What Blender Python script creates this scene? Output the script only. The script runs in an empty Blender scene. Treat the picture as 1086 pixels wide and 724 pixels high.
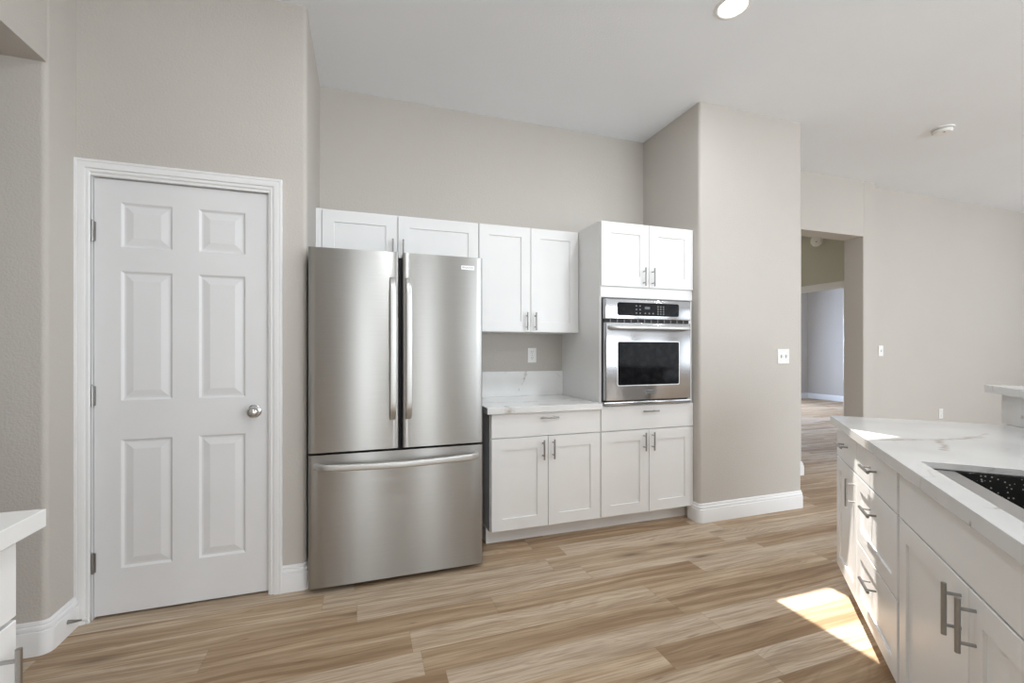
import bpy, bmesh, math, random
from mathutils import Vector, Matrix
D = bpy.data
S = bpy.context.scene
C = S.collection
PI = math.pi
random.seed(5)

# ------------------------------------------------------------------ camera, world, sun, lights, exposure
cam_d = D.cameras.new('camera'); cam = D.objects.new('camera', cam_d); C.objects.link(cam)
F = 470.0
YAW = math.atan(158 / F)
cam_d.sensor_width = 36; cam_d.lens = 36 * F / 1086; cam_d.shift_y = 9 / 1086; cam_d.clip_start = .02
cam.location = (0, 0, 1.25); cam.rotation_euler = (PI / 2, 0, -YAW)
S.camera = cam
S.view_settings.view_transform = 'Standard'; S.view_settings.look = 'None'
S.view_settings.gamma = 1; S.view_settings.use_curve_mapping = False
S.view_settings.exposure = -0.27
CAN_W = 14
S.cycles.use_denoising = True
S.cycles.max_bounces = 10; S.cycles.diffuse_bounces = 7; S.cycles.sample_clamp_indirect = 6

w = D.worlds.new('sky'); S.world = w; w.use_nodes = True
w.node_tree.nodes['Background'].inputs[0].default_value = (.75, .86, 1, 1)
w.node_tree.nodes['Background'].inputs[1].default_value = 1.5

sun_d = D.lights.new('sun', 'SUN'); sun_d.energy = 15; sun_d.angle = math.radians(.6); sun_d.color = (1, .93, .85)
sun = D.objects.new('sun', sun_d); C.objects.link(sun)
sun.rotation_euler = Vector((.25, -.06, -1)).to_track_quat('-Z', 'Y').to_euler()

def area(name, loc, direction, sx, sy, watts, color=(1, 1, 1)):
    l = D.lights.new(name, 'AREA'); l.shape = 'RECTANGLE'; l.size = sx; l.size_y = sy; l.energy = watts; l.color = color
    o = D.objects.new(name, l); C.objects.link(o); o.location = loc
    o.rotation_euler = Vector(direction).to_track_quat('-Z', 'Y').to_euler()
    return o
# daylight entering by each window of the house (see the window frames below)
WIN_REAR = [(-.22, .12, .1, 2.45), (1.10, 1.44, .1, 2.45), (2.3, 5.3, .1, 2.45), (5.8, 8.6, .5, 2.45)]   # x0,x1,z0,z1 in the rear wall
WIN_RIGHT = [(-3.0, -.6, .6, 2.45), (.2, 2.2, .9, 2.45)]                                              # y0,y1,z0,z1 in the right wall
for i, (a, b, c, d) in enumerate(WIN_REAR):
    area('window_or_fill_light', ((a + b) / 2, -4.06, (c + d) / 2), (0, 1, .25), b - a, d - c, (36, 36, 27, 15)[i] * (b - a) * (d - c), (.90, .955, 1))
for i, (a, b, c, d) in enumerate(WIN_RIGHT):
    area('window_or_fill_light', (9.06, (a + b) / 2, (c + d) / 2), (-1, 0, .45), b - a, d - c, 8 * (b - a) * (d - c), (.90, .955, 1))
area('window_or_fill_light', (8.0, 8.44, 1.3), (0, -1, -.1), 2.2, 1.6, 330, (.62, .75, 1))      # added cool fill for the bedroom wall, no window built there
area('window_or_fill_light', (4.6, 8.3, 1.6), (0, -1, 0), .7, 1.2, 60, (1, .96, .84))           # added unseen fill brightening the hallway from its end, no window

# ------------------------------------------------------------------ materials
class NT:
    def __init__(self, name):
        self.m = D.materials.new(name); self.m.use_nodes = True; self.t = self.m.node_tree
        self.b = self.t.nodes['Principled BSDF']
    def n(self, typ, **kw):
        x = self.t.nodes.new(typ)
        for k, v in kw.items(): setattr(x, k, v)
        return x
    def set(self, sock, v):
        if v is None: return
        if hasattr(v, 'is_output'): self.t.links.new(v, sock)
        else: sock.default_value = v
    def math(self, op, a, b=None, c=None, clamp=False):
        x = self.n('ShaderNodeMath', operation=op, use_clamp=clamp)
        for i, v in enumerate((a, b, c)): self.set(x.inputs[i], v)
        return x.outputs[0]
    def vec(self, op, a, b=None):
        x = self.n('ShaderNodeVectorMath', operation=op)
        self.set(x.inputs[0], a); self.set(x.inputs[1], b)
        return x.outputs['Value'] if op in ('DOT_PRODUCT', 'LENGTH', 'DISTANCE') else x.outputs[0]
    def comb(self, x, y, z=0.0):
        c = self.n('ShaderNodeCombineXYZ')
        for i, v in enumerate((x, y, z)): self.set(c.inputs[i], v)
        return c.outputs[0]
    def noise(self, v, scale, detail=2.0, rough=.5, dist=0.0):
        x = self.n('ShaderNodeTexNoise'); self.set(x.inputs['Vector'], v)
        x.inputs['Scale'].default_value = scale; x.inputs['Detail'].default_value = detail
        x.inputs['Roughness'].default_value = rough; x.inputs['Distortion'].default_value = dist
        return x.outputs['Fac']
    def ramp(self, fac, stops, interp='LINEAR'):
        x = self.n('ShaderNodeValToRGB'); self.set(x.inputs[0], fac); cr = x.color_ramp; cr.interpolation = interp
        while len(cr.elements) < len(stops): cr.elements.new(.5)
        for e, (p, c) in zip(cr.elements, stops):
            e.position = p; e.color = (c if len(c) == 4 else (*c, 1)) if not isinstance(c, (int, float)) else (c, c, c, 1)
        return x.outputs[0]
    def mix(self, fac, a, b, mode='MIX'):
        x = self.n('ShaderNodeMix', data_type='RGBA', blend_type=mode)
        self.set(x.inputs[0], fac); self.set(x.inputs[6], a); self.set(x.inputs[7], b)
        return x.outputs[2]
    def bump(self, h, strength, dist=.001):
        x = self.n('ShaderNodeBump'); x.inputs['Strength'].default_value = strength; x.inputs['Distance'].default_value = dist
        self.set(x.inputs['Height'], h); self.t.links.new(x.outputs[0], self.b.inputs['Normal'])
    def pos(self): return self.n('ShaderNodeNewGeometry').outputs['Position']
    def obj(self): return self.n('ShaderNodeTexCoord').outputs['Object']
    def put(self, **kw):
        for k, v in kw.items(): self.set(self.b.inputs[k.replace('_', ' ')], v)

def col(r, g, b): return (r, g, b, 1)
def plain(name, c, rough=.5, metal=0.0, spec=.5, var=.03, scale=6):
    n = NT(name)
    k = n.noise(n.obj(), scale, 2)
    lo = tuple(max(0, v * (1 - var)) for v in c); hi = tuple(min(1, v * (1 + var)) for v in c)
    n.put(Base_Color=n.ramp(k, [(.3, lo), (.7, hi)]), Roughness=rough, Metallic=metal, Specular_IOR_Level=spec)
    return n.m

def m_wall(name, c):
    n = NT(name); p = n.pos()
    k = n.noise(p, 1.3, 3)
    n.put(Base_Color=n.ramp(k, [(.3, tuple(v * .985 for v in c)), (.7, tuple(v * 1.015 for v in c))]), Roughness=.75, Specular_IOR_Level=.3)
    h = n.ramp(n.noise(p, 105, 3, .6), [(.36, 0.0), (.64, 1.0)])
    n.bump(h, .5, .0012)
    return n.m
M_WALL = m_wall('greige_wall_paint', (.530, .500, .462))
M_SAGE = m_wall('sage_hall_paint', (.50, .495, .415))
M_CEIL = m_wall('white_ceiling_paint', (.835, .86, .89))
M_TRIM = plain('white_trim_paint', (.80, .80, .80), .35, var=.008)
M_DOOR = plain('white_door_paint', (.735, .735, .74), .38, var=.01)
M_CAB = plain('white_cabinet_paint', (.80, .80, .795), .33, var=.008)
M_CABIN = plain('cabinet_inside', (.62, .62, .61), .5, var=.01)
M_NICKEL = plain('brushed_nickel', (.38, .375, .365), .32, 1, var=.05)
M_CHROME = plain('polished_chrome', (.62, .62, .62), .12, 1, var=.02)
M_PLASTIC = plain('white_plastic', (.80, .80, .78), .35, var=.01)
M_SLOT = plain('grey_slot', (.22, .22, .22), .5)
M_DARK = plain('dark_grey_steel', (.05, .05, .052), .45)
M_BLACK = plain('black_rubber', (.012, .012, .012), .6)
M_BADGE = plain('badge_metal', (.80, .80, .80), .3, .7)
M_INK = plain('badge_lettering', (.12, .12, .12), .5)
M_BUTTON = plain('grey_button_print', (.20, .20, .20), .5)
M_DISP = plain('clock_display', (.10, .115, .12), .3)
M_LEDGE = plain('satin_sink_ledge', (.33, .315, .30), .35, .35, var=.03)

def m_steel(name, c, rough, aniso):
    n = NT(name)
    tg = n.n('ShaderNodeTangent', direction_type='UV_MAP', uv_map='grain')
    o = n.obj()
    sc = n.n('ShaderNodeMapping'); sc.inputs['Scale'].default_value = (1.5, 1.5, 260); n.set(sc.inputs[0], o)
    k = n.noise(sc.outputs[0], 3, 3)
    n.put(Base_Color=n.ramp(k, [(.3, tuple(v * .96 for v in c)), (.7, tuple(v * 1.04 for v in c))]), Metallic=1.0,
          Roughness=n.math('MULTIPLY_ADD', k, .08, rough - .04), Anisotropic=aniso, Tangent=tg.outputs[0])
    return n.m
M_STEEL = m_steel('brushed_stainless', (.41, .405, .39), .30, .97)
M_OVEN = m_steel('oven_stainless', (.44, .44, .45), .17, .5)
M_HANDLE = m_steel('handle_stainless', (.66, .66, .65), .46, .0)

def m_glass():
    n = NT('black_oven_glass'); o = n.obj()
    mp = n.n('ShaderNodeMapping'); mp.inputs['Scale'].default_value = (1, 1, 1); n.set(mp.inputs[0], o)
    k = n.noise(o, 25, 4)
    n.put(Base_Color=n.ramp(k, [(.4, (.006, .006, .007)), (.7, (.014, .014, .015))]), Roughness=.08, Specular_IOR_Level=.06)
    return n.m
M_GLASS = m_glass()

def m_sink():
    n = NT('black_speckled_granite'); o = n.obj()
    v = n.n('ShaderNodeTexVoronoi'); v.inputs['Scale'].default_value = 105; n.set(v.inputs['Vector'], o)
    sep = n.n('ShaderNodeSeparateColor'); n.set(sep.inputs[0], v.outputs['Color'])
    g = n.math('GREATER_THAN', sep.outputs[0], .72)
    s = n.math('MULTIPLY', n.math('LESS_THAN', v.outputs['Distance'], .27), g)
    n.put(Base_Color=n.mix(s, col(.010, .010, .009), col(.42, .41, .39)), Roughness=.4)
    return n.m
M_SINK = m_sink()

def m_quartz(name, segs, lo=(.73, .73, .72), hi=(.79, .79, .78)):
    """white quartz; segs = list of (ax, ay, bx, by, width) veins in floor-plan metres"""
    n = NT(name); p = n.pos()
    wv = n.n('ShaderNodeTexNoise'); wv.inputs['Scale'].default_value = 9; wv.inputs['Detail'].default_value = 4; n.set(wv.inputs['Vector'], p)
    warp = n.vec('SCALE', n.vec('SUBTRACT', wv.outputs['Color'], (.5, .5, .5)))
    warp.node.inputs['Scale'].default_value = .075
    pw = n.vec('MULTIPLY', n.vec('ADD', p, warp), (1, 1, .4))
    base = n.ramp(n.noise(p, 3.0, 4), [(.35, lo), (.65, hi)])
    # faint hairline veins
    r = n.math('ABSOLUTE', n.math('SUBTRACT', n.noise(pw, 2.6, 3, .5, .6), .5))
    hair = n.ramp(r, [(0.0, 1.0), (.010, 0.0)])
    gate = n.ramp(n.noise(p, 3.3, 1), [(.52, 0.0), (.62, .55)])
    c = n.mix(n.math('MULTIPLY', hair, gate), base, col(.42, .40, .37))
    tot = None
    for (ax, ay, az, bx, by, bz, wd) in segs:
        a = Vector((ax, ay, az * .4)); b = Vector((bx, by, bz * .4)); ba = b - a
        pa = n.vec('SUBTRACT', pw, tuple(a))
        h = n.math('DIVIDE', n.vec('DOT_PRODUCT', pa, tuple(ba)), max(1e-6, ba.dot(ba)), clamp=True)
        hb = n.vec('SCALE', tuple(ba)); n.set(hb.node.inputs['Scale'], h)
        d = n.vec('LENGTH', n.vec('SUBTRACT', pa, hb))
        f = n.math('SUBTRACT', 1.0, n.math('DIVIDE', d, wd), clamp=True)
        tot = f if tot is None else n.math('MAXIMUM', tot, f)
    if tot is not None:
        br = n.ramp(n.noise(p, 30, 3), [(.35, .25), (.6, .95)])
        c = n.mix(n.math('MULTIPLY', n.math('POWER', tot, .7), br), c, col(.31, .265, .205))
    n.put(Base_Color=c, Roughness=.16, Specular_IOR_Level=.5)
    return n.m

def m_floor():
    n = NT('oak_vinyl_planks'); p = n.pos()
    sx = n.n('ShaderNodeSeparateXYZ'); n.set(sx.inputs[0], p); x, y = sx.outputs[0], sx.outputs[1]
    PW, PL = .146, 1.22
    ry = n.math('DIVIDE', n.math('ADD', y, .03), PW)
    row = n.math('FLOOR', ry)
    wn = n.n('ShaderNodeTexWhiteNoise', noise_dimensions='1D'); n.set(wn.inputs['W'], row)
    rx = n.math('ADD', n.math('DIVIDE', x, PL), n.math('MULTIPLY', wn.outputs['Value'], 7.31))
    colm = n.math('FLOOR', rx)
    w2 = n.n('ShaderNodeTexWhiteNoise', noise_dimensions='2D'); n.set(w2.inputs['Vector'], n.comb(row, colm))
    rnd = w2.outputs['Value']
    sc = n.n('ShaderNodeSeparateColor'); n.set(sc.inputs[0], w2.outputs['Color'])
    r2, r3 = sc.outputs[0], sc.outputs[1]
    off = n.math('MULTIPLY', rnd, 37.0)
    # broad lengthwise streaks, warped so that they wander across the board
    wob = n.noise(n.comb(n.math('MULTIPLY', x, 1.1), n.math('MULTIPLY', y, 3.0), off), 1, 2)
    ys = n.math('ADD', n.math('MULTIPLY', y, 21.0), n.math('MULTIPLY', wob, 2.6))
    streak = n.noise(n.comb(n.math('MULTIPLY', x, .7), ys, off), 1.0, 3, .55)
    grain = n.noise(n.comb(n.math('MULTIPLY', x, 5.0), n.math('MULTIPLY', y, 150.0), off), 1.0, 3, .6)
    ring = n.n('ShaderNodeTexWave', wave_type='BANDS', bands_direction='Y')
    n.set(ring.inputs['Vector'], n.comb(n.math('MULTIPLY', x, .35), n.math('ADD', n.math('MULTIPLY', y, 1.0), n.math('MULTIPLY', wob, .45)), off))
    ring.inputs['Scale'].default_value = 14; ring.inputs['Distortion'].default_value = 2.5
    ring.inputs['Detail'].default_value = 2; ring.inputs['Detail Scale'].default_value = 1.2
    tone = n.ramp(n.math('ADD', n.math('MULTIPLY', streak, .86), n.math('MULTIPLY', rnd, .22)),
                  [(.35, (.285, .185, .108)), (.46, (.405, .286, .180)), (.55, (.490, .364, .242)), (.64, (.60, .475, .340)), (.78, (.66, .55, .425))])
    grey = n.mix(n.ramp(r2, [(.45, 0.0), (.8, .40)]), tone, col(.50, .425, .345))
    c = n.mix(n.math('MULTIPLY', n.ramp(ring.outputs['Fac'], [(.55, 0.0), (.95, 1.0)]), n.math('MULTIPLY', r3, .24)), grey, col(.25, .165, .10))
    c = n.mix(n.ramp(grain, [(.30, .5), (.56, 0.0)]), c, col(.20, .135, .085))
    mid = n.noise(n.comb(n.math('MULTIPLY', x, 2.2), n.math('ADD', n.math('MULTIPLY', y, 58.0), n.math('MULTIPLY', wob, 5.0)), off), 1.0, 3, .6)
    c = n.mix(n.ramp(mid, [(.30, .50), (.52, 0.0)]), c, col(.24, .155, .095))
    c = n.mix(n.ramp(mid, [(.56, 0.0), (.74, .26)]), c, col(.72, .62, .50))
    # knots and short dark checks
    kv = n.n('ShaderNodeTexVoronoi', voronoi_dimensions='3D'); kv.inputs['Scale'].default_value = 1.0
    n.set(kv.inputs['Vector'], n.comb(n.math('ADD', n.math('MULTIPLY', x, 1.7), n.math('MULTIPLY', wob, .3)), n.math('MULTIPLY', y, 7.0), off))
    kn = n.ramp(kv.outputs['Distance'], [(.03, .85), (.13, .38), (.26, 0.0)])
    c = n.mix(n.math('MULTIPLY', kn, n.math('GREATER_THAN', r3, .35)), c, col(.15, .095, .06))
    ck = n.noise(n.comb(n.math('MULTIPLY', x, 7.0), n.math('MULTIPLY', y, 45.0), off), 1.0, 2)
    c = n.mix(n.ramp(ck, [(.66, 0.0), (.78, .6)]), c, col(.17, .11, .07))
    # joints
    fy = n.math('FRACT', ry); fx = n.math('FRACT', rx)
    ey = n.math('MINIMUM', fy, n.math('SUBTRACT', 1.0, fy)); ex = n.math('MULTIPLY', n.math('MINIMUM', fx, n.math('SUBTRACT', 1.0, fx)), PL / PW)
    j = n.ramp(n.math('MINIMUM', ex, ey), [(0.0, .5), (.012, 0.0)])
    c = n.mix(j, c, col(.16, .11, .075))
    n.put(Base_Color=c, Roughness=n.math('MULTIPLY_ADD', grain, .15, .42), Specular_IOR_Level=.2)
    n.bump(n.math('MULTIPLY', grain, .5), .15, .0006)
    return n.m
M_FLOOR = m_floor()

# ------------------------------------------------------------------ geometry helpers
def BM(): return bmesh.new()
def box(bm, x0, y0, z0, x1, y1, z1, bev=0.0, seg=2):
    x0, x1 = min(x0, x1), max(x0, x1); y0, y1 = min(y0, y1), max(y0, y1); z0, z1 = min(z0, z1), max(z0, z1)
    r = bmesh.ops.create_cube(bm, size=1, matrix=Matrix.Translation(((x0 + x1) / 2, (y0 + y1) / 2, (z0 + z1) / 2)) @ Matrix.Diagonal((x1 - x0, y1 - y0, z1 - z0, 1)))
    if bev:
        es = list({e for v in r['verts'] for e in v.link_edges})
        bmesh.ops.bevel(bm, geom=es, offset=bev, segments=seg, profile=.5, affect='EDGES')
    return bm
def prism(bm, pts, z0, z1):
    a = [bm.verts.new((x, y, z0)) for x, y in pts]; b = [bm.verts.new((x, y, z1)) for x, y in pts]
    bm.faces.new(list(reversed(a))); bm.faces.new(b)
    for i in range(len(pts)):
        j = (i + 1) % len(pts); bm.faces.new((a[i], a[j], b[j], b[i]))
    return bm
def rounded(pts, rad, n=6):
    """2-D polygon / open path with the radius rad[i] at corner i"""
    out = []
    N = len(pts)
    for i, p in enumerate(pts):
        r = rad.get(i, 0)
        if not r: out.append(tuple(p)); continue
        p = Vector(p); a = (Vector(pts[i - 1]) - p); b = (Vector(pts[(i + 1) % N]) - p)
        a.normalize(); b.normalize()
        ang = a.angle(b); d = r / math.tan(ang / 2)
        c = p + (a + b).normalized() * (r / math.sin(ang / 2))
        s = p + a * d - c; e = p + b * d - c
        th = s.angle_signed(e)
        for k in range(n + 1):
            q = s.copy(); q.rotate(Matrix.Rotation(-th * k / n, 2)); out.append(tuple(c + q))
    return out
def tube(bm, p0, p1, r, n=16, r1=None):
    p0, p1 = Vector(p0), Vector(p1); d = p1 - p0
    m = Matrix.Translation((p0 + p1) / 2) @ d.to_track_quat('Z', 'Y').to_matrix().to_4x4()
    bmesh.ops.create_cone(bm, cap_ends=True, segments=n, radius1=r, radius2=r if r1 is None else r1, depth=d.length, matrix=m)
    return bm
def lathe(bm, prof, origin, axis, n=32):
    """prof = [(radius, height)], turned about the axis through origin"""
    q = Vector(axis).to_track_quat('Z', 'Y').to_matrix(); o = Vector(origin); rings = []
    for r, h in prof:
        if r < 1e-6: rings.append([bm.verts.new(o + q @ Vector((0, 0, h)))])
        else: rings.append([bm.verts.new(o + q @ Vector((r * math.cos(2 * PI * k / n), r * math.sin(2 * PI * k / n), h))) for k in range(n)])
    for A, B in zip(rings, rings[1:]):
        for k in range(n):
            j = (k + 1) % n
            if len(A) == 1 and len(B) == 1: continue
            if len(A) == 1: bm.faces.new((A[0], B[k], B[j]))
            elif len(B) == 1: bm.faces.new((A[k], A[j], B[0]))
            else: bm.faces.new((A[k], A[j], B[j], B[k]))
    return bm
def moulding(bm, path, normal, prof, side=1):
    """sweep prof [(a, b)] along a flat path; a = away from the path in its plane (mitred), b = along normal"""
    N = Vector(normal).normalized(); P = [Vector(p) for p in path]; rings = []
    for i, p in enumerate(P):
        ts = []
        if i > 0: ts.append((p - P[i - 1]).normalized())
        if i < len(P) - 1: ts.append((P[i + 1] - p).normalized())
        ns = [N.cross(t) * side for t in ts]
        m = sum(ns, Vector()) / len(ns)
        m = m / max(.2, m.length_squared)
        rings.append([bm.verts.new(p + m * a + N * b) for a, b in prof])
    K = len(prof)
    for A, B in zip(rings, rings[1:]):
        for k in range(K):
            j = (k + 1) % K; bm.faces.new((A[k], A[j], B[j], B[k]))
    bm.faces.new(rings[0]); bm.faces.new(list(reversed(rings[-1])))
    return bm
def bar_sweep(bm, path, u, hw, ht, n=12, taper=None, pw=.55):
    """superellipse section swept along a planar path; u = the axis across the bar"""
    u = Vector(u).normalized(); P = [Vector(p) for p in path]; rings = []
    for i, p in enumerate(P):
        t = (P[min(i + 1, len(P) - 1)] - P[max(i - 1, 0)]).normalized(); v = t.cross(u).normalized()
        ring = []
        for k in range(n):
            a = 2 * PI * k / n; ca, sa = math.cos(a), math.sin(a)
            ring.append(bm.verts.new(p + u * hw * math.copysign(abs(ca) ** pw, ca) + v * ht * math.copysign(abs(sa) ** pw, sa)))
        rings.append(ring)
    for A, B in zip(rings, rings[1:]):
        for k in range(n): bm.faces.new((A[k], A[(k + 1) % n], B[(k + 1) % n], B[k]))
    bm.faces.new(rings[0]); bm.faces.new(list(reversed(rings[-1])))
    return bm
def panelled(bm, x0, x1, z0, z1, yf, th, xc, zc, prof, edge=.002):
    """slab with its front at y = yf (facing -y) and recessed panels at columns xc x rows zc; prof = [(inset, depth)]"""
    xs = [x0 + edge] + [v for c in xc for v in c] + [x1 - edge]
    zs = [z0 + edge] + [v for c in zc for v in c] + [z1 - edge]
    vs = {}
    def V(x, y, z):
        k = (round(x, 5), round(y, 5), round(z, 5))
        if k not in vs: vs[k] = bm.verts.new((x, y, z))
        return vs[k]
    for i in range(len(xs) - 1):
        for j in range(len(zs) - 1):
            a, b, c, d = xs[i], xs[i + 1], zs[j], zs[j + 1]
            if i % 2 == 1 and j % 2 == 1:
                pi_, pd = 0, 0
                for ins, dep in prof:
                    q0 = [(a + pi_, c + pi_), (b - pi_, c + pi_), (b - pi_, d - pi_), (a + pi_, d - pi_)]
                    q1 = [(a + ins, c + ins), (b - ins, c + ins), (b - ins, d - ins), (a + ins, d - ins)]
                    for k in range(4):
                        l = (k + 1) % 4
                        bm.faces.new((V(q0[k][0], yf + pd, q0[k][1]), V(q0[l][0], yf + pd, q0[l][1]), V(q1[l][0], yf + dep, q1[l][1]), V(q1[k][0], yf + dep, q1[k][1])))
                    pi_, pd = ins, dep
                bm.faces.new([V(x, yf + pd, z) for x, z in ((a + pi_, c + pi_), (b - pi_, c + pi_), (b - pi_, d - pi_), (a + pi_, d - pi_))])
            else:
                bm.faces.new((V(a, yf, c), V(b, yf, c), V(b, yf, d), V(a, yf, d)))
    # rim, sides and back
    fx = [(x, zs[0]) for x in xs] + [(xs[-1], z) for z in zs[1:]] + [(x, zs[-1]) for x in reversed(xs[:-1])] + [(xs[0], z) for z in reversed(zs[1:-1])]
    def out(x, z):
        return (x0 if x == xs[0] else x1 if x == xs[-1] else x, z0 if z == zs[0] else z1 if z == zs[-1] else z)
    M = len(fx)
    for k in range(M):
        p, q = fx[k], fx[(k + 1) % M]; po, qo = out(*p), out(*q)
        bm.faces.new((V(p[0], yf, p[1]), V(po[0], yf + edge, po[1]), V(qo[0], yf + edge, qo[1]), V(q[0], yf, q[1])))
        bm.faces.new((V(po[0], yf + edge, po[1]), V(po[0], yf + th, po[1]), V(qo[0], yf + th, qo[1]), V(qo[0], yf + edge, qo[1])))
    bm.faces.new([V(*((out(*p)[0], yf + th, out(*p)[1]))) for p in fx])
    return bm
def obj(name, bm, mat, parent=None, smooth=None, grain=None):
    bmesh.ops.recalc_face_normals(bm, faces=bm.faces[:])
    if grain:
        uv = bm.loops.layers.uv.new('grain')
        for f in bm.faces:
            for l in f.loops:
                c = l.vert.co
                l[uv].uv = (c.z, c.x + c.y) if grain == 'h' else (c.x + c.y * .3, c.z)
    me = D.meshes.new(name); bm.to_mesh(me); bm.free()
    me.materials.append(mat)
    if smooth:
        me.polygons.foreach_set('use_smooth', [True] * len(me.polygons))
        me.set_sharp_from_angle(angle=math.radians(smooth))
    o = D.objects.new(name, me); C.objects.link(o)
    if parent: o.parent = parent
    return o
def struct(name, bm, mat, smooth=None):
    o = obj(name, bm, mat, None, smooth); o['kind'] = 'structure'; return o
def tag(o, label, cat, group=None):
    o['label'] = label; o['category'] = cat
    if group: o['group'] = group
    return o
def thing(name, label, cat, loc=(0, 0, 0), rz=0.0, group=None):
    o = D.objects.new(name, None); o.empty_display_size = .05; C.objects.link(o)
    o.location = loc; o.rotation_euler = (0, 0, rz)
    return tag(o, label, cat, group)
def lettering(name, s, size, mat, parent, loc, depth=.0006):
    """flat lettering facing -y, centred on loc"""
    cu = D.curves.new(name, 'FONT'); cu.body = s; cu.size = size; cu.align_x = 'CENTER'; cu.align_y = 'CENTER'; cu.extrude = depth
    t = D.objects.new(name + '_curve', cu); C.objects.link(t)
    dg = bpy.context.evaluated_depsgraph_get()
    me = D.meshes.new_from_object(t.evaluated_get(dg)); D.objects.remove(t); me.name = name
    me.transform(Matrix.Translation(loc) @ Matrix.Rotation(PI / 2, 4, 'X'))
    me.materials.clear(); me.materials.append(mat)
    o = D.objects.new(name, me); C.objects.link(o); o.parent = parent
    return o

CEIL = 3.05
E2 = math.sqrt(.5)
def W(t, n, z=0.0): return ((t + n) * E2, (t - n) * E2, z)       # floor-plan axes of the slanted peninsula

# ------------------------------------------------------------------ the setting
struct('floor', box(BM(), -2.8, -4.2, -.08, 11.2, 8.7, 0), M_FLOOR)
SKY = (1.19, 1.565, 1.36, 1.86)
b = BM()
box(b, -2.8, -4.2, CEIL, SKY[0], 8.7, CEIL + .03); box(b, SKY[1], -4.2, CEIL, 11.2, 8.7, CEIL + .03)
box(b, SKY[0], -4.2, CEIL, SKY[1], SKY[2], CEIL + .03); box(b, SKY[0], SKY[3], CEIL, SKY[1], 8.7, CEIL + .03)
struct('ceiling', b, M_CEIL)
b = BM()                                                            # skylight curb on the roof
for x0, x1, y0, y1 in ((SKY[0] - .18, SKY[0] - .12, SKY[2] - .18, SKY[3] + .18), (SKY[1] + .12, SKY[1] + .18, SKY[2] - .18, SKY[3] + .18),
                       (SKY[0] - .12, SKY[1] + .12, SKY[2] - .18, SKY[2] - .12), (SKY[0] - .12, SKY[1] + .12, SKY[3] + .12, SKY[3] + .18)):
    box(b, x0, y0, CEIL + .03, x1, y1, CEIL + .11)
struct('window_1', b, M_TRIM)

R_ = .022
struct('wall_back', box(BM(), -1.9, 3.29, 0, 2.40, 3.45, CEIL), M_WALL)
b = BM()                                                            # pantry front with its door opening, and the return beside the fridge
prism(b, rounded([(-.445, 2.55), (-.28, 2.55), (-.28, 3.29), (-.40, 3.29), (-.40, 2.67), (-.445, 2.67)], {1: R_}), 0, CEIL)
box(b, -1.24, 2.55, 0, -1.20, 2.67, CEIL); box(b, -1.20, 2.55, 2.066, -.445, 2.67, CEIL)
struct('wall_pantry', b, M_WALL, 40)
b = BM()
prism(b, rounded([(-1.24, 2.35), (-1.24, 3.29), (-2.0, 3.29), (-2.0, 2.35)], {0: R_}), 0, CEIL)
box(b, -2.0, -4.0, 0, -1.24, 1.60, CEIL)  # unseen wall carried further on, narrowing the opening to darken its jamb
box(b, -2.0, 1.60, 2.44, -1.24, 2.35, CEIL)
box(b, -2.15, 1.60, 0, -2.0, 2.35, CEIL)
struct('wall_left', b, M_WALL, 40)
struct('wall_column', prism(BM(), rounded([(2.31, 2.61), (3.31, 2.61), (3.31, 3.45), (2.31, 3.45)], {0: R_, 1: R_}), 0, CEIL), M_WALL, 40)
b = BM()
box(b, 3.31, 3.285, 0, 4.16, 3.485, CEIL); box(b, 4.16, 3.285, 2.46, 5.06, 3.485, CEIL)
prism(b, rounded([(5.06, 3.285), (5.24, 3.285), (5.24, 3.485), (5.06, 3.485)], {0: .012}), 0, CEIL)
struct('wall_hall', b, M_WALL, 40)
struct('wall_far', box(BM(), 5.24, 3.37, 0, 11.15, 3.485, CEIL), M_WALL)
b = BM()
HD = (3.485, 4.40)                                                   # door opening in the hallway's right wall
box(b, 5.20, 3.47, 0, 5.32, HD[0], CEIL); box(b, 5.20, HD[0], 2.04, 5.32, HD[1], CEIL); box(b, 5.20, HD[1], 0, 5.32, 8.5, CEIL)
struct('wall_hallway_right', b, M_SAGE)
struct('wall_hallway_left', box(BM(), 3.98, 3.485, 0, 4.12, 8.5, CEIL), M_WALL)
struct('wall_bedroom', box(BM(), 11.0, 3.57, 0, 11.15, 8.5, CEIL), M_WALL)
struct('wall_bedroom_back', box(BM(), 3.98, 8.5, 0, 11.15, 8.65, CEIL), M_WALL)
def holed_wall(bm, wins, lo, hi, mk):
    u = lo
    for a, b_, c, d in wins:
        mk(bm, u, a, 0, CEIL)
        if c > .01: mk(bm, a, b_, 0, c)
        mk(bm, a, b_, d, CEIL); u = b_
    mk(bm, u, hi, 0, CEIL); return bm
struct('wall_rear', holed_wall(BM(), WIN_REAR, -2.0, 9.15, lambda m, a, b_, c, d: box(m, a, -4.15, c, b_, -4.0, d)), M_WALL)
struct('wall_right', holed_wall(BM(), WIN_RIGHT, -4.0, 3.37, lambda m, a, b_, c, d: box(m, 9.0, a, c, 9.15, b_, d)), M_WALL)
k = 2
for a, b_, c, d in WIN_REAR:
    m = BM()
    for q in ((a, c, a + .04, d), (b_ - .04, c, b_, d), (a + .04, c, b_ - .04, c + .04), (a + .04, d - .04, b_ - .04, d)):
        box(m, q[0], -4.03, q[1], q[2], -3.99, q[3])
    struct('window_%d' % k, m, M_TRIM); k += 1
for a, b_, c, d in WIN_RIGHT:
    m = BM()
    for q in ((a, c, a + .04, d), (b_ - .04, c, b_, d), (a + .04, c, b_ - .04, c + .04), (a + .04, d - .04, b_ - .04, d)):
        box(m, 8.99, q[0], q[1], 9.03, q[2], q[3])
    struct('window_%d' % k, m, M_TRIM); k += 1

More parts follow.
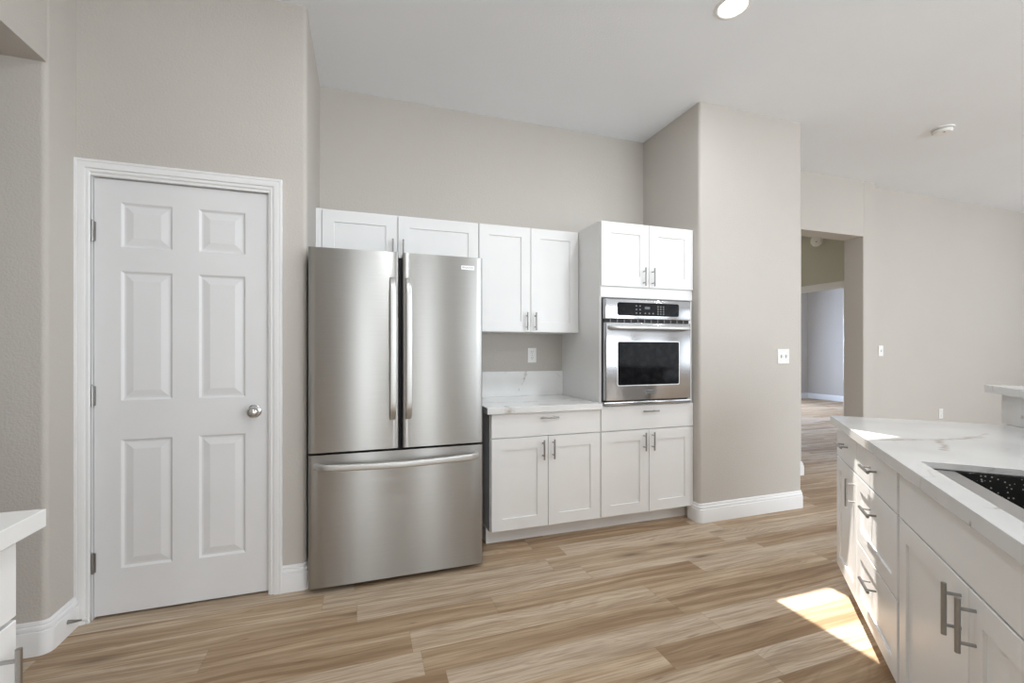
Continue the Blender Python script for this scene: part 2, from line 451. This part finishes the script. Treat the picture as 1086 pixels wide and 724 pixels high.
# baseboards: stepped moulding, rounded where the wall has a bullnose
BB = [(0, 0), (.018, 0), (.018, .090), (.0165, .095), (.012, .097), (.012, .100), (.0145, .102), (.0145, .112), (.012, .116), (.0075, .118), (.0075, .121), (.0095, .123), (.0085, .130), (.004, .135), (0, .135)]
def baseboard(name, pts, side, rad={}):
    N = len(pts); q = rounded(pts, rad) if rad else pts
    struct(name, moulding(BM(), [(x, y, 0) for x, y in q], (0, 0, 1), BB, side), M_TRIM, 35)
baseboard('baseboard_left', [(-2.0, 2.35), (-1.24, 2.35), (-1.24, 2.533)], -1, {1: R_})
baseboard('baseboard_pantry', [(-.398, 2.55), (-.28, 2.55), (-.28, 2.60)], -1, {1: R_})
baseboard('baseboard_column', [(2.31, 2.715), (2.31, 2.61), (3.31, 2.61), (3.31, 3.285), (4.16, 3.285), (4.16, 3.485)], -1, {1: R_, 2: R_})
baseboard('baseboard_far', [(5.24, 3.37), (9.0, 3.37)], -1)
baseboard('baseboard_bedroom', [(11.0, 3.57), (11.0, 8.5)], 1)
baseboard('baseboard_bedroom_back', [(5.32, 8.5), (11.0, 8.5)], -1)
# door casings
CS = [(0, 0), (0, .009), (.004, .012), (.012, .012), (.013, .009), (.016, .009), (.019, .016), (.030, .019), (.040, .019), (.041, .016), (.044, .016), (.046, .020), (.054, .020), (.058, .015), (.058, 0)]
struct('trim_1', moulding(BM(), [(-1.186, 2.55, 0), (-1.186, 2.55, 2.066), (-.452, 2.55, 2.066), (-.452, 2.55, 0)], (0, -1, 0), CS, -1 if False else 1), M_TRIM, 30)
b = BM()                                                            # jamb lining behind the casing, with its stop
box(b, -1.20, 2.545, 0, -1.186, 2.67, 2.066); box(b, -.4585, 2.545, 0, -.445, 2.67, 2.066); box(b, -1.186, 2.545, 2.054, -.4585, 2.67, 2.066)
box(b, -1.186, 2.602, 0, -1.172, 2.64, 2.054); box(b, -.472, 2.602, 0, -.4585, 2.64, 2.054); box(b, -1.172, 2.602, 2.042, -.472, 2.64, 2.054)
struct('trim_2', b, M_TRIM)
b = BM()
moulding(b, [(5.20, HD[0] + .012, 0), (5.20, HD[0] + .012, 2.04), (5.20, HD[1] - .012, 2.04), (5.20, HD[1] - .012, 0)], (-1, 0, 0), [(a * 1.45, c) for a, c in CS], 1)
struct('trim_3', b, M_TRIM, 30)
b = BM()
box(b, 5.20, HD[0], 0, 5.32, HD[0] + .014, 2.04); box(b, 5.20, HD[1] - .014, 0, 5.32, HD[1], 2.04); box(b, 5.20, HD[0] + .014, 2.026, 5.32, HD[1] - .014, 2.04)
struct('trim_4', b, M_TRIM)

# pantry door
DX0, DX1, DZ0, DZ1 = -1.183, -.462, .011, 2.050
b = panelled(BM(), DX0, DX1, DZ0, DZ1, 2.565, .035, [(-1.080, -.877), (-.768, -.566)],
             [(.222, .828), (1.012, 1.622), (1.734, 1.945)], [(.010, .009), (.017, .009), (.047, .002)], .0015)
door = struct('door_1', b, M_DOOR)
b = BM(); lathe(b, [(0, 0), (.033, 0), (.033, .004), (.028, .008), (.013, .010), (.011, .028), (.020, .032), (.0275, .041), (.0285, .050), (.025, .059), (.014, .064), (0, .065)], (-.525, 2.565, .938), (0, -1, 0), 32)
kn = obj('door_knob', b, M_CHROME, door, 50); kn['label'] = 'polished chrome round knob'
for z in (1.80, 1.037, .263):
    b = BM(); tube(b, (-1.1855, 2.557, z - .047), (-1.1855, 2.557, z + .047), .0062, 12)
    tube(b, (-1.1855, 2.557, z + .047), (-1.1855, 2.557, z + .053), .0045, 12, .002)
    box(b, -1.1965, 2.5445, z - .045, -1.188, 2.5465, z + .045); box(b, -1.184, 2.561, z - .045, -1.174, 2.5645, z + .045)
    h = obj('hinge', b, M_NICKEL, door, 40); h['label'] = 'brushed metal hinge'
b = BM(); box(b, -.4615, 2.572, .905, -.4595, 2.592, .965)
l = obj('latch_plate', b, M_NICKEL, door); l['label'] = 'metal latch plate'

# ------------------------------------------------------------------ cabinets
def pull(name, parent, x, y, z, vertical=True, length=.128, spacing=.080, out=.032, r=.0058):
    """bar pull with two posts on a front whose face is at y"""
    b = BM(); h = length / 2; s = spacing / 2
    if vertical:
        tube(b, (x, y - out, z - h), (x, y - out, z + h), r)
        for q in (-s, s): tube(b, (x, y, z + q), (x, y - out, z + q), .0042, 10)
    else:
        tube(b, (x - h, y - out, z), (x + h, y - out, z), r)
        for q in (-s, s): tube(b, (x + q, y, z), (x + q, y - out, z), .0042, 10)
    o = obj(name, b, M_NICKEL, parent, 40); o['label'] = 'brushed nickel bar pull'
    return o
TH = .019
def shaker(parent, x0, x1, z0, z1, rail=.064, kind='door', th=TH):
    b = panelled(BM(), x0, x1, z0, z1, -th, th - .0005, [(x0 + rail, x1 - rail)], [(z0 + rail, z1 - rail)], [(.0008, .0075)], .0015)
    return obj(kind, b, M_CAB, parent)
def slab(parent, x0, x1, z0, z1, kind='drawer', th=TH):
    return obj(kind, box(BM(), x0, -th, z0, x1, -.0005, z1, .0015, 1), M_CAB, parent)
G = .0016   # half gap between fronts
def carcass(parent, w_, d_, z0, z1, x0=0.0):
    return obj('body', box(BM(), x0, 0, z0, x0 + w_, d_, z1, .001, 1), M_CAB, parent)

# wall cabinet over the fridge
Y_UP = 3.009
cab = thing('wall_cabinet', 'short wide white wall cabinet above the stainless fridge', 'cabinet', (-.279, Y_UP, 1.80))
carcass(cab, 1.040, 3.29 - Y_UP, 0, .335)
obj('filler_strip', box(BM(), 0, -TH + .002, 0, .033, 0, .332, .001, 1), M_CAB, cab)
d = shaker(cab, .037, .490, .004, .325, .07); pull('handle', d, .462, -TH, .105)
d = shaker(cab, .498, 1.037, .004, .325, .07); pull('handle', d, .528, -TH, .105)
# wall cabinet over the counter
cab = thing('wall_cabinet', 'tall two-door white wall cabinet above the short quartz counter', 'cabinet', (.762, Y_UP, 1.378))
carcass(cab, .772, 3.29 - Y_UP, 0, .757)
d = shaker(cab, .003, .3845, .002, .752, .072); pull('handle', d, .352, -TH, .078)
d = shaker(cab, .3885, .769, .002, .752, .072); pull('handle', d, .419, -TH, .078)

# base cabinet left of the oven
Y_F = 2.689      # carcass front; doors stand 19 mm proud
cab = thing('base_cabinet', 'two-door white base cabinet under the short counter beside the fridge', 'cabinet', (.756, Y_F, 0))
carcass(cab, .779, 3.285 - Y_F, .10, .849)
obj('toe_kick', box(BM(), -.004, .075, 0, .779, .59, .10), M_CAB, cab)
d = slab(cab, .006, .776, .694, .846); pull('handle', d, .391, -TH, .812, False)
d = shaker(cab, .006, .389, .106, .688, .074); pull('handle', d, .352, -TH, .606)
d = shaker(cab, .393, .776, .106, .688, .074); pull('handle', d, .424, -TH, .606)

# tall oven cabinet
cab = thing('oven_cabinet', 'tall white cabinet housing the built-in oven against the wall column', 'cabinet', (1.536, Y_F, 0))
OW = .773
b = BM()
box(b, 0, 0, .10, .016, 3.29 - Y_F, 2.136); box(b, OW - .016, 0, .10, OW, 3.29 - Y_F, 2.136)
box(b, .016, 0, .10, OW - .016, 3.29 - Y_F, .868); box(b, .016, 0, 1.612, OW - .016, 3.29 - Y_F, 2.136)
box(b, .016, .56, .868, OW - .016, 3.29 - Y_F, 1.612)
obj('body', b, M_CAB, cab)
obj('toe_kick', box(BM(), 0, .075, 0, OW, .60, .10), M_CAB, cab)
d = shaker(cab, .004, .385, 1.690, 2.132, .074); pull('handle', d, .340, -TH, 1.763)
d = shaker(cab, .389, OW - .003, 1.690, 2.132, .074); pull('handle', d, .413, -TH, 1.763)
obj('face_frame', box(BM(), .004, -.010, 1.615, OW - .004, 0, 1.686), M_CAB, cab)
d = slab(cab, .004, OW - .003, .694, .862); pull('handle', d, .386, -TH, .820, False)
d = shaker(cab, .004, .385, .106, .688, .074); pull('handle', d, .342, -TH, .607)
d = shaker(cab, .389, OW - .003, .106, .688, .074); pull('handle', d, .412, -TH, .607)

# short counter and its splash
ZC = .89
M_Q1 = m_quartz('quartz_short_counter', [(.86, 2.63, .85, .88, 2.70, .89, .02), (.80, 2.95, .89, 1.5, 2.83, .89, .008),
                                         (1.16, 3.27, .93, 1.22, 3.27, 1.08, .006)])
ct = obj('countertop', box(BM(), .728, 2.643, .85, 1.535, 3.29, ZC, .002, 2), M_Q1)
tag(ct, 'short white quartz countertop with brown veins between fridge and oven cabinet', 'countertop')
bs = obj('backsplash', box(BM(), .70, 3.271, ZC, 1.535, 3.29, 1.082, .0015, 1), M_Q1)
tag(bs, 'low white quartz backsplash strip under the wall outlet', 'backsplash')

# ------------------------------------------------------------------ refrigerator
fr = thing('refrigerator', 'large stainless french door refrigerator with bottom freezer drawer', 'refrigerator', (.193, 2.46, 0))
FW = .457
obj('body', box(BM(), -FW + .004, .085, .035, FW - .004, .80, 1.765, .004, 1), M_DARK, fr)
SAG = .004
def fridge_front(x0, x1, z0, z1, r=.009, depth=.075):
    """door slab whose front bows out a little over the width of the fridge"""
    f = lambda x: -SAG * (1 - (x / FW) ** 2) + SAG
    xs = [x0 + r + (x1 - x0 - 2 * r) * k / 16 for k in range(17)]
    pts = [(x0, f(x0) + depth), (x0, f(x0) + r)] + [(x0 + r * (1 - math.cos(a)), f(x0) + r * (1 - math.sin(a))) for a in (PI / 6, PI / 3)]
    pts += [(x, f(x)) for x in xs] + [(x1 - r * (1 - math.sin(a)), f(x1) + r * (1 - math.cos(a))) for a in (PI / 6, PI / 3)]
    pts += [(x1, f(x1) + r), (x1, f(x1) + depth)]
    return prism(BM(), pts, z0, z1)
def bow(x0, z_lo, z_hi, front):   # vertical bowed handle path
    P = []
    for k in range(25):
        u = k / 24; e = min(u, 1 - u)
        y = front + .004 - .046 * min(1, math.sin(min(1, e / .07) * PI / 2)) - .012 * math.sin(PI * u)
        P.append((x0, y, z_lo + (z_hi - z_lo) * u))
    return P
dl = obj('door', fridge_front(-FW, -.0105, .722, 1.776), M_STEEL, fr, 35, 'h')
dr = obj('door', fridge_front(.0105, FW, .722, 1.776), M_STEEL, fr, 35, 'h')
for d, x in ((dl, -.043), (dr, .040)):
    h = obj('handle', bar_sweep(BM(), bow(x, .885, 1.632, 0), (1, 0, 0), .0162, .011, 20, pw=.42), M_HANDLE, d, 50, 'v'); h['label'] = 'bowed vertical steel handle'
fz = obj('freezer_drawer', fridge_front(-FW, FW, .030, .710), M_STEEL, fr, 35, 'h')
P = []
for k in range(33):
    u = k / 32; e = min(u, 1 - u)
    P.append((-.425 + .850 * u, .004 - .040 * min(1, math.sin(min(1, e / .06) * PI / 2)) - .030 * math.sin(PI * u), .655 - .006 * math.sin(PI * u)))
h = obj('handle', bar_sweep(BM(), P, (0, 0, 1), .0165, .011, 20, pw=.42), M_HANDLE, fz, 50, 'v'); h['label'] = 'long bowed horizontal steel handle'
bd = obj('badge', box(BM(), .332, .0005, 1.704, .408, .006, 1.727, .001, 1), M_BADGE, dr); bd['label'] = 'small bright metal maker badge'
t = lettering('badge_lettering', 'FRIGIDAIRE', .0125, M_INK, dr, (.370, .0003, 1.7155))
obj('grille', box(BM(), -FW + .02, .05, .018, FW - .02, .08, .075), M_BLACK, fr)
for x in (-.41, .41):
    obj('foot', tube(BM(), (x, .12, 0), (x, .12, .04), .018), M_BLACK, fr)
    obj('foot', tube(BM(), (x, .72, 0), (x, .72, .04), .018), M_BLACK, fr)
obj('gasket', box(BM(), -FW + .010, .074, .05, FW - .010, .086, 1.76), M_BLACK, fr)

# ------------------------------------------------------------------ wall oven
ov = thing('wall_oven', 'stainless built-in wall oven with black window and control panel', 'oven', (1.536, Y_F, .868))
X0, X1 = .018, .722
o_ = lambda z: z - .868
obj('body', box(BM(), .02, -.012, 0, OW - .02, .54, o_(1.604)), M_DARK, ov)
obj('side_trim', box(BM(), X1 + .001, -.016, .005, OW - .018, -.010, o_(1.603)), M_CAB, ov)
cp = obj('control_panel', box(BM(), X0, -.048, o_(1.462), X1, -.012, o_(1.602), .005, 3), M_OVEN, ov, 40, 'h')
def rrect(x0, x1, z0, z1, r, y0, y1):
    b = BM(); pts = rounded([(x0, z0), (x1, z0), (x1, z1), (x0, z1)], {0: r, 1: r, 2: r, 3: r}, 6)
    A = [b.verts.new((x, y0, z)) for x, z in pts]; B = [b.verts.new((x, y1, z)) for x, z in pts]
    b.faces.new(A); b.faces.new(list(reversed(B)))
    for i in range(len(pts)):
        j = (i + 1) % len(pts); b.faces.new((A[i], A[j], B[j], B[i]))
    return b
dg_ = obj('display_panel', rrect(.112, .618, o_(1.487), o_(1.578), .014, -.0495, -.045), M_GLASS, cp); dg_['label'] = 'black glass control display'
proto = None
spots = [(.262 + .030 * i, z) for i in range(2) for z in (1.506, 1.531, 1.556)] + [(.335 + .032 * i, 1.506) for i in range(3)] + \
        [(.440 + .023 * i, z) for i in range(3) for z in (1.503, 1.520, 1.537, 1.554)]
for x, z in spots:
    if proto is None:
        proto = o2 = obj('button', rrect(-.0055, .0055, -.004, .004, .002, -.0502, -.049), M_BUTTON, cp)
    else:
        o2 = proto.copy(); C.objects.link(o2); o2.parent = cp
    o2.location = (x, 0, o_(z))
obj('clock_display', rrect(.330, .372, o_(1.535), o_(1.552), .002, -.0501, -.049), M_DISP, cp)
b = BM(); box(b, X0 + .003, -.030, o_(1.440), X1 - .003, -.012, o_(1.464))
vs_ = obj('vent_slot', b, M_BLACK, ov); vs_['label'] = 'black vent slot'
for i in range(12):
    obj('vent_louvre', box(BM(), X0 + .045 + i * .055, -.0325, o_(1.440), X0 + .052 + i * .055, -.0300, o_(1.463)), M_SLOT, vs_)
od = obj('door', box(BM(), X0 + .002, -.052, o_(.902), X1 - .001, -.012, o_(1.440), .006, 3), M_OVEN, ov, 40, 'h')
wf = obj('window_frame', rrect(.108, .622, o_(1.002), o_(1.312), .014, -.0526, -.050), M_HANDLE, od, None, 'h'); wf['label'] = 'bright steel window edge'
wi = obj('window', rrect(.114, .616, o_(1.008), o_(1.306), .011, -.0532, -.050), M_GLASS, od); wi['label'] = 'black glass oven window'
P = []
for k in range(33):
    u = k / 32; e = min(u, 1 - u)
    P.append((.040 + .660 * u, -.050 - .042 * min(1, math.sin(min(1, e / .06) * PI / 2)) - .014 * math.sin(PI * u), o_(1.403)))
h = obj('handle', bar_sweep(BM(), P, (0, 0, 1), .0125, .009, 16, pw=.8), M_HANDLE, od, 50, 'v'); h['label'] = 'curved steel bar handle'
bd = obj('badge', box(BM(), .322, -.0535, o_(.946), .425, -.051, o_(.974), .001, 1), M_OVEN, od, None, 'h')
lettering('badge_lettering', 'FRIGIDAIRE', .0145, M_DISP, od, (.3735, -.0538, o_(.960)))
obj('bottom_trim', box(BM(), X0 - .008, -.050, o_(.872), X1 + .002, -.012, o_(.896), .004, 2), M_OVEN, ov, 40, 'h')

# ------------------------------------------------------------------ slanted peninsula
RP = -3 * PI / 4
NF = .5235       # carcass front along n; doors 19 mm proud of it
cab = thing('base_cabinet', 'narrow white end cabinet of the peninsula with one drawer over one door', 'cabinet', W(2.915, NF), RP)
carcass(cab, .427, .676, .10, .849)
obj('toe_kick', box(BM(), .02, .06, 0, .427, .60, .10), M_CAB, cab)
d = slab(cab, .002, .424, .690, .838); pull('handle', d, .213, -TH, .775, False)
d = shaker(cab, .002, .424, .106, .684, .062); pull('handle', d, .386, -TH, .59)
cab = thing('base_cabinet', 'white peninsula cabinet with a stack of three sunlit drawers', 'cabinet', W(2.488, NF), RP)
carcass(cab, .560, .676, .10, .849)
obj('toe_kick', box(BM(), 0, .06, 0, .560, .60, .10), M_CAB, cab)
d = slab(cab, .003, .545, .690, .838); pull('handle', d, .262, -TH, .772, False)
d = shaker(cab, .003, .545, .396, .684, .058, 'drawer'); pull('handle', d, .262, -TH, .600, False)
d = shaker(cab, .003, .545, .106, .390, .058, 'drawer'); pull('handle', d, .262, -TH, .306, False)
cab = thing('base_cabinet', 'wide white sink base cabinet with two doors below a plain false front', 'cabinet', W(1.925, NF), RP)
b = BM(); box(b, 0, 0, .10, .98, .018, .849); box(b, 0, .018, .10, .018, .676, .849); box(b, .962, .018, .10, .98, .676, .849); box(b, .018, .018, .10, .962, .676, .118); box(b, .018, .658, .118, .962, .676, .849)
obj('body', b, M_CAB, cab)
obj('toe_kick', box(BM(), 0, .06, 0, .98, .60, .10), M_CAB, cab)
slab(cab, .006, .977, .690, .838, 'false_front')
d = shaker(cab, .006, .4945, .106, .684, .062); pull('handle', d, .456, -TH, .606)
d = shaker(cab, .4985, .977, .106, .684, .062); pull('handle', d, .531, -TH, .606)

def tnprism(t0, t1, n0, n1, z0, z1, bm=None):
    bm = bm or BM()
    pts = [W(t0, n0)[:2], W(t1, n0)[:2], W(t1, n1)[:2], W(t0, n1)[:2]]
    return prism(bm, pts, z0, z1)
def bevel_all(bm, off):
    bmesh.ops.bevel(bm, geom=[e for e in bm.edges if len(e.link_faces) == 2 and e.calc_face_angle(0) > .6], offset=off, segments=2, profile=.5, affect='EDGES'); return bm
# bar-height half wall behind the counter, its quartz face and bar top
struct('wall_bar', tnprism(.93, 3.06, 1.222, 1.36, 0, 1.032), M_WALL)
def veins(*rows):
    return [(*r[:6], r[6]) for r in rows]
M_Q2 = m_quartz('quartz_peninsula', veins(
    (2.01, 1.20, .89, 2.18, 1.14, .89, .028), (2.18, 1.14, .89, 2.42, 1.12, .89, .020), (2.42, 1.12, .89, 2.56, 1.15, .89, .012),
    (2.18, 1.14, .89, 1.99, 1.01, .89, .018), (2.01, 1.20, .89, 1.93, 1.24, .85, .026),
    (2.52, 1.66, .89, 2.60, 1.40, .89, .006), (1.40, .70, .85, 1.43, .66, .89, .006), (1.29, .62, .86, 1.42, .60, .89, .006),
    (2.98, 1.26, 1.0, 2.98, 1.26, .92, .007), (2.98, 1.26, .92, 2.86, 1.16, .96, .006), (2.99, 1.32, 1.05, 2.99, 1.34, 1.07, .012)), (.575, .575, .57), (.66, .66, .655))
def ring_slab(o, i, z0, z1):
    """slab with a rectangular cut-out; o, i = (t0, t1, n0, n1)"""
    bm = BM(); L = lambda r: [W(r[0], r[2]), W(r[1], r[2]), W(r[1], r[3]), W(r[0], r[3])]
    v = [[bm.verts.new((x, y, z)) for x, y, _ in L(r)] for r, z in ((o, z0), (o, z1), (i, z1 - .021), (i, z1))]
    ob, ot, ib, it = v
    for k in range(4):
        j = (k + 1) % 4
        bm.faces.new((ot[k], ot[j], it[j], it[k])); bm.faces.new((ob[k], ob[j], ib[j], ib[k]))
        bm.faces.new((ob[k], ob[j], ot[j], ot[k])); bm.faces.new((ib[k], ib[j], it[j], it[k]))
    bmesh.ops.recalc_face_normals(bm, faces=bm.faces[:])
    return bm
SK = (1.07, 1.878, .547, .985)
ct = obj('countertop', bevel_all(ring_slab((.93, 2.965, .483, 1.201), SK, .85, ZC), .0015), M_Q2)
tag(ct, 'long veined white quartz peninsula countertop with sink cut-out', 'countertop')
rs = obj('riser_slab', tnprism(.93, 3.06, 1.2015, 1.2215, ZC + .0005, 1.032), M_Q2)
tag(rs, 'upright white quartz riser slab between peninsula counter and raised bar', 'backsplash')
bt = obj('bar_top', bevel_all(tnprism(.93, 3.135, 1.167, 1.50, 1.033, 1.070), .0015), M_Q2)
tag(bt, 'raised white quartz bar top at the right edge behind the sink', 'countertop')

# sink under the cut-out
sk = thing('kitchen_sink', 'black speckled granite undermount sink set in the peninsula counter', 'sink', W(SK[1], SK[2], .64), RP)
SL, SD = SK[1] - SK[0], SK[3] - SK[2]
b = BM()
box(b, .003, .003, .205, SL - .003, .083, .2275, .002, 2)
lg = obj('front_ledge', b, M_LEDGE, sk, 40); lg['label'] = 'satin grey ledge along the front of the sink'
b = BM()
x0, x1, y0, y1 = .002, SL - .002, .072, SD - .002
tk = .008
box(b, x0, y0, .01, x1, y0 + tk, .204); box(b, x0, y1 - tk, .01, x1, y1, .2275); box(b, x0, y0 + tk, .01, x0 + tk, y1 - tk, .2275); box(b, x1 - tk, y0 + tk, .01, x1, y1 - tk, .204)
box(b, x0 + tk, y0 + tk, .01, x1 - tk, y1 - tk, .02)
obj('basin', b, M_SINK, sk)
b = BM(); lathe(b, [(0, .0205), (.045, .0205), (.045, .0245), (.034, .0245), (.028, .022), (0, .022)], (SL / 2, .24, 0), (0, 0, 1), 24)
dn = obj('drain', b, M_CHROME, sk, 40); dn['label'] = 'round chrome drain'

# ------------------------------------------------------------------ counter at the left edge
LX = -.724
cab = thing('base_cabinet', 'white base cabinet under the counter corner at the far left edge', 'cabinet', (LX, .34, 0), PI / 2)
CW = 1.2415 - .34
carcass(cab, CW, .51, .10, .849)
obj('toe_kick', box(BM(), 0, .06, 0, CW - .01, .50, .10), M_CAB, cab)
for a, c in ((.003, CW / 2 - .002), (CW / 2 + .002, CW - .001)):
    d = slab(cab, a, c, .680, .838); pull('handle', d, (a + c) / 2, -TH, .775, False)
    d = shaker(cab, a, c, .106, .672, .062); pull('handle', d, c - .050 if a > .1 else c - .05, -TH, .570)
M_Q3 = m_quartz('quartz_left_counter', [])
ct = obj('countertop', bevel_all(box(BM(), -1.239, .30, .85, -.682, 1.292, ZC), .0015), M_Q3)
tag(ct, 'white quartz countertop corner jutting in at the left edge', 'countertop')

# ------------------------------------------------------------------ small fittings
def duplex(label, loc, rz=0.0):
    p = thing('wall_outlet', label, 'outlet', loc, rz)
    obj('cover_plate', box(BM(), -.036, -.006, -.058, .036, 0, .058, .0025, 2), M_PLASTIC, p)
    for z in (-.024, .024):
        f = obj('receptacle', rrect(-.017, .017, z - .016, z + .016, .009, -.0075, -.005), M_PLASTIC, p)
        b = BM(); box(b, -.0085, -.0082, z + .001, -.0055, -.007, z + .010); box(b, .0055, -.0082, z + .001, .0085, -.007, z + .010); tube(b, (0, -.0082, z - .007), (0, -.007, z - .007), .003, 10)
        obj('slot', b, M_SLOT, f)
    obj('screw', tube(BM(), (0, -.0072, 0), (0, -.005, 0), .0032, 10), M_NICKEL, p)
    return p
duplex('white duplex outlet on the back wall over the short counter', (1.272, 3.29, 1.208))
duplex('white outlet low on the far right wall just above the peninsula counter', (6.507, 3.37, .494))
def switch(label, loc, gang=1):
    p = thing('light_switch', label, 'switch', loc)
    hw = .036 if gang == 1 else .060
    obj('cover_plate', box(BM(), -hw, -.006, -.058, hw, 0, .058, .0025, 2), M_PLASTIC, p)
    for x in ((0,) if gang == 1 else (-.024, .024)):
        b = BM(); box(b, x - .005, -.0065, -.012, x + .005, -.005, .012)
        s = obj('toggle_slot', b, M_SLOT, p)
        b = BM(); box(b, x - .0038, -.018, -.001, x + .0038, -.006, .008, .0012, 1)
        obj('toggle', b, M_PLASTIC, s)
    return p
switch('white double light switch on the front of the wall column', (3.113, 2.61, 1.200), 2)
switch('single white light switch on the far right wall beside the hall opening', (5.462, 3.37, 1.240), 1)
# smoke detectors
def smoke(label, loc, axis):
    p = thing('smoke_detector', label, 'smoke detector', loc)
    q = Vector(axis)
    b = BM(); lathe(b, [(0, 0), (.072, 0), (.072, .010), (0, .010)], (0, 0, 0), axis, 32); obj('base', b, M_PLASTIC, p, 40)
    b = BM(); lathe(b, [(0, .014), (.062, .014), (.064, .020), (.062, .030), (.054, .038), (.020, .041), (0, .041)], (0, 0, 0), axis, 32); obj('cover', b, M_PLASTIC, p, 40)
    b = BM(); lathe(b, [(.0, .010), (.057, .010), (.057, .014), (0, .014)], (0, 0, 0), axis, 32); obj('vent_ring', b, M_SLOT, p, 40)
    u = q.orthogonal().normalized()
    o = q * .041 + u * .03; b = BM(); tube(b, o - q * .002, o + q * .001, .007, 12); obj('test_button', b, M_SLOT, p)
    return p
smoke('round white smoke detector on the ceiling at right', (4.47, 2.30, CEIL), (0, 0, -1))
smoke('round white smoke detector high on the wall inside the hallway', (5.20, 3.90, 2.57), (-1, 0, 0))
# recessed ceiling lights: the one at the photo's top edge and unseen ones added to brighten the room, each with its own lamp
def m_lens():
    n = NT('lamp_lens'); n.put(Base_Color=col(.9, .9, .9), Emission_Color=col(1, .97, .92), Emission_Strength=6.0); return n.m
M_LENS = m_lens()
def can(x, y, label, watts):
    rl = thing('recessed_light', label, 'ceiling light', (x, y, CEIL))
    b = BM(); lathe(b, [(.070, 0), (.090, 0), (.090, -.003), (.084, -.006), (.074, -.006), (.070, -.002), (.070, 0)], (0, 0, 0), (0, 0, 1), 40); obj('trim_ring', b, M_PLASTIC, rl, 40)
    b = BM(); lathe(b, [(0, -.0012), (.071, -.0012), (.071, -.0002), (0, -.0002)], (0, 0, 0), (0, 0, 1), 40); ln = obj('lens', b, M_LENS, rl, 40); ln['label'] = 'glowing white lens'
    l = D.lights.new('lamp', 'AREA'); l.shape = 'DISK'; l.size = .14; l.energy = watts; l.color = (.92, .965, 1)
    o = D.objects.new('lamp', l); C.objects.link(o); o.location = (x, y, CEIL - .008)
can(1.84, 1.835, 'round white recessed ceiling light at the top edge', CAN_W)
for x, y, t in ((.25, 1.25, 'before the fridge'), (.25, -.5, 'over the room opposite the fridge'), (1.84, -.4, 'over the sink'), (3.6, .2, 'beyond the bar'), (5.4, 1.2, 'before the far wall'), (5.4, -1.2, 'in the far room')):
    can(x, y, 'added unseen round white recessed fill light ' + t, CAN_W)
# door stop on the left baseboard
ds = thing('door_stop', 'small grey metal door stop on the baseboard left of the pantry door', 'door stop', (-1.225, 2.452, .062))
obj('stem', tube(BM(), (.0, 0, 0), (.055, 0, 0), .009, 14, .0035), M_NICKEL, ds, 40)
tp = obj('tip', tube(BM(), (.055, 0, 0), (.075, 0, 0), .007, 14), M_PLASTIC, ds, 40); tp['label'] = 'white rubber tip'
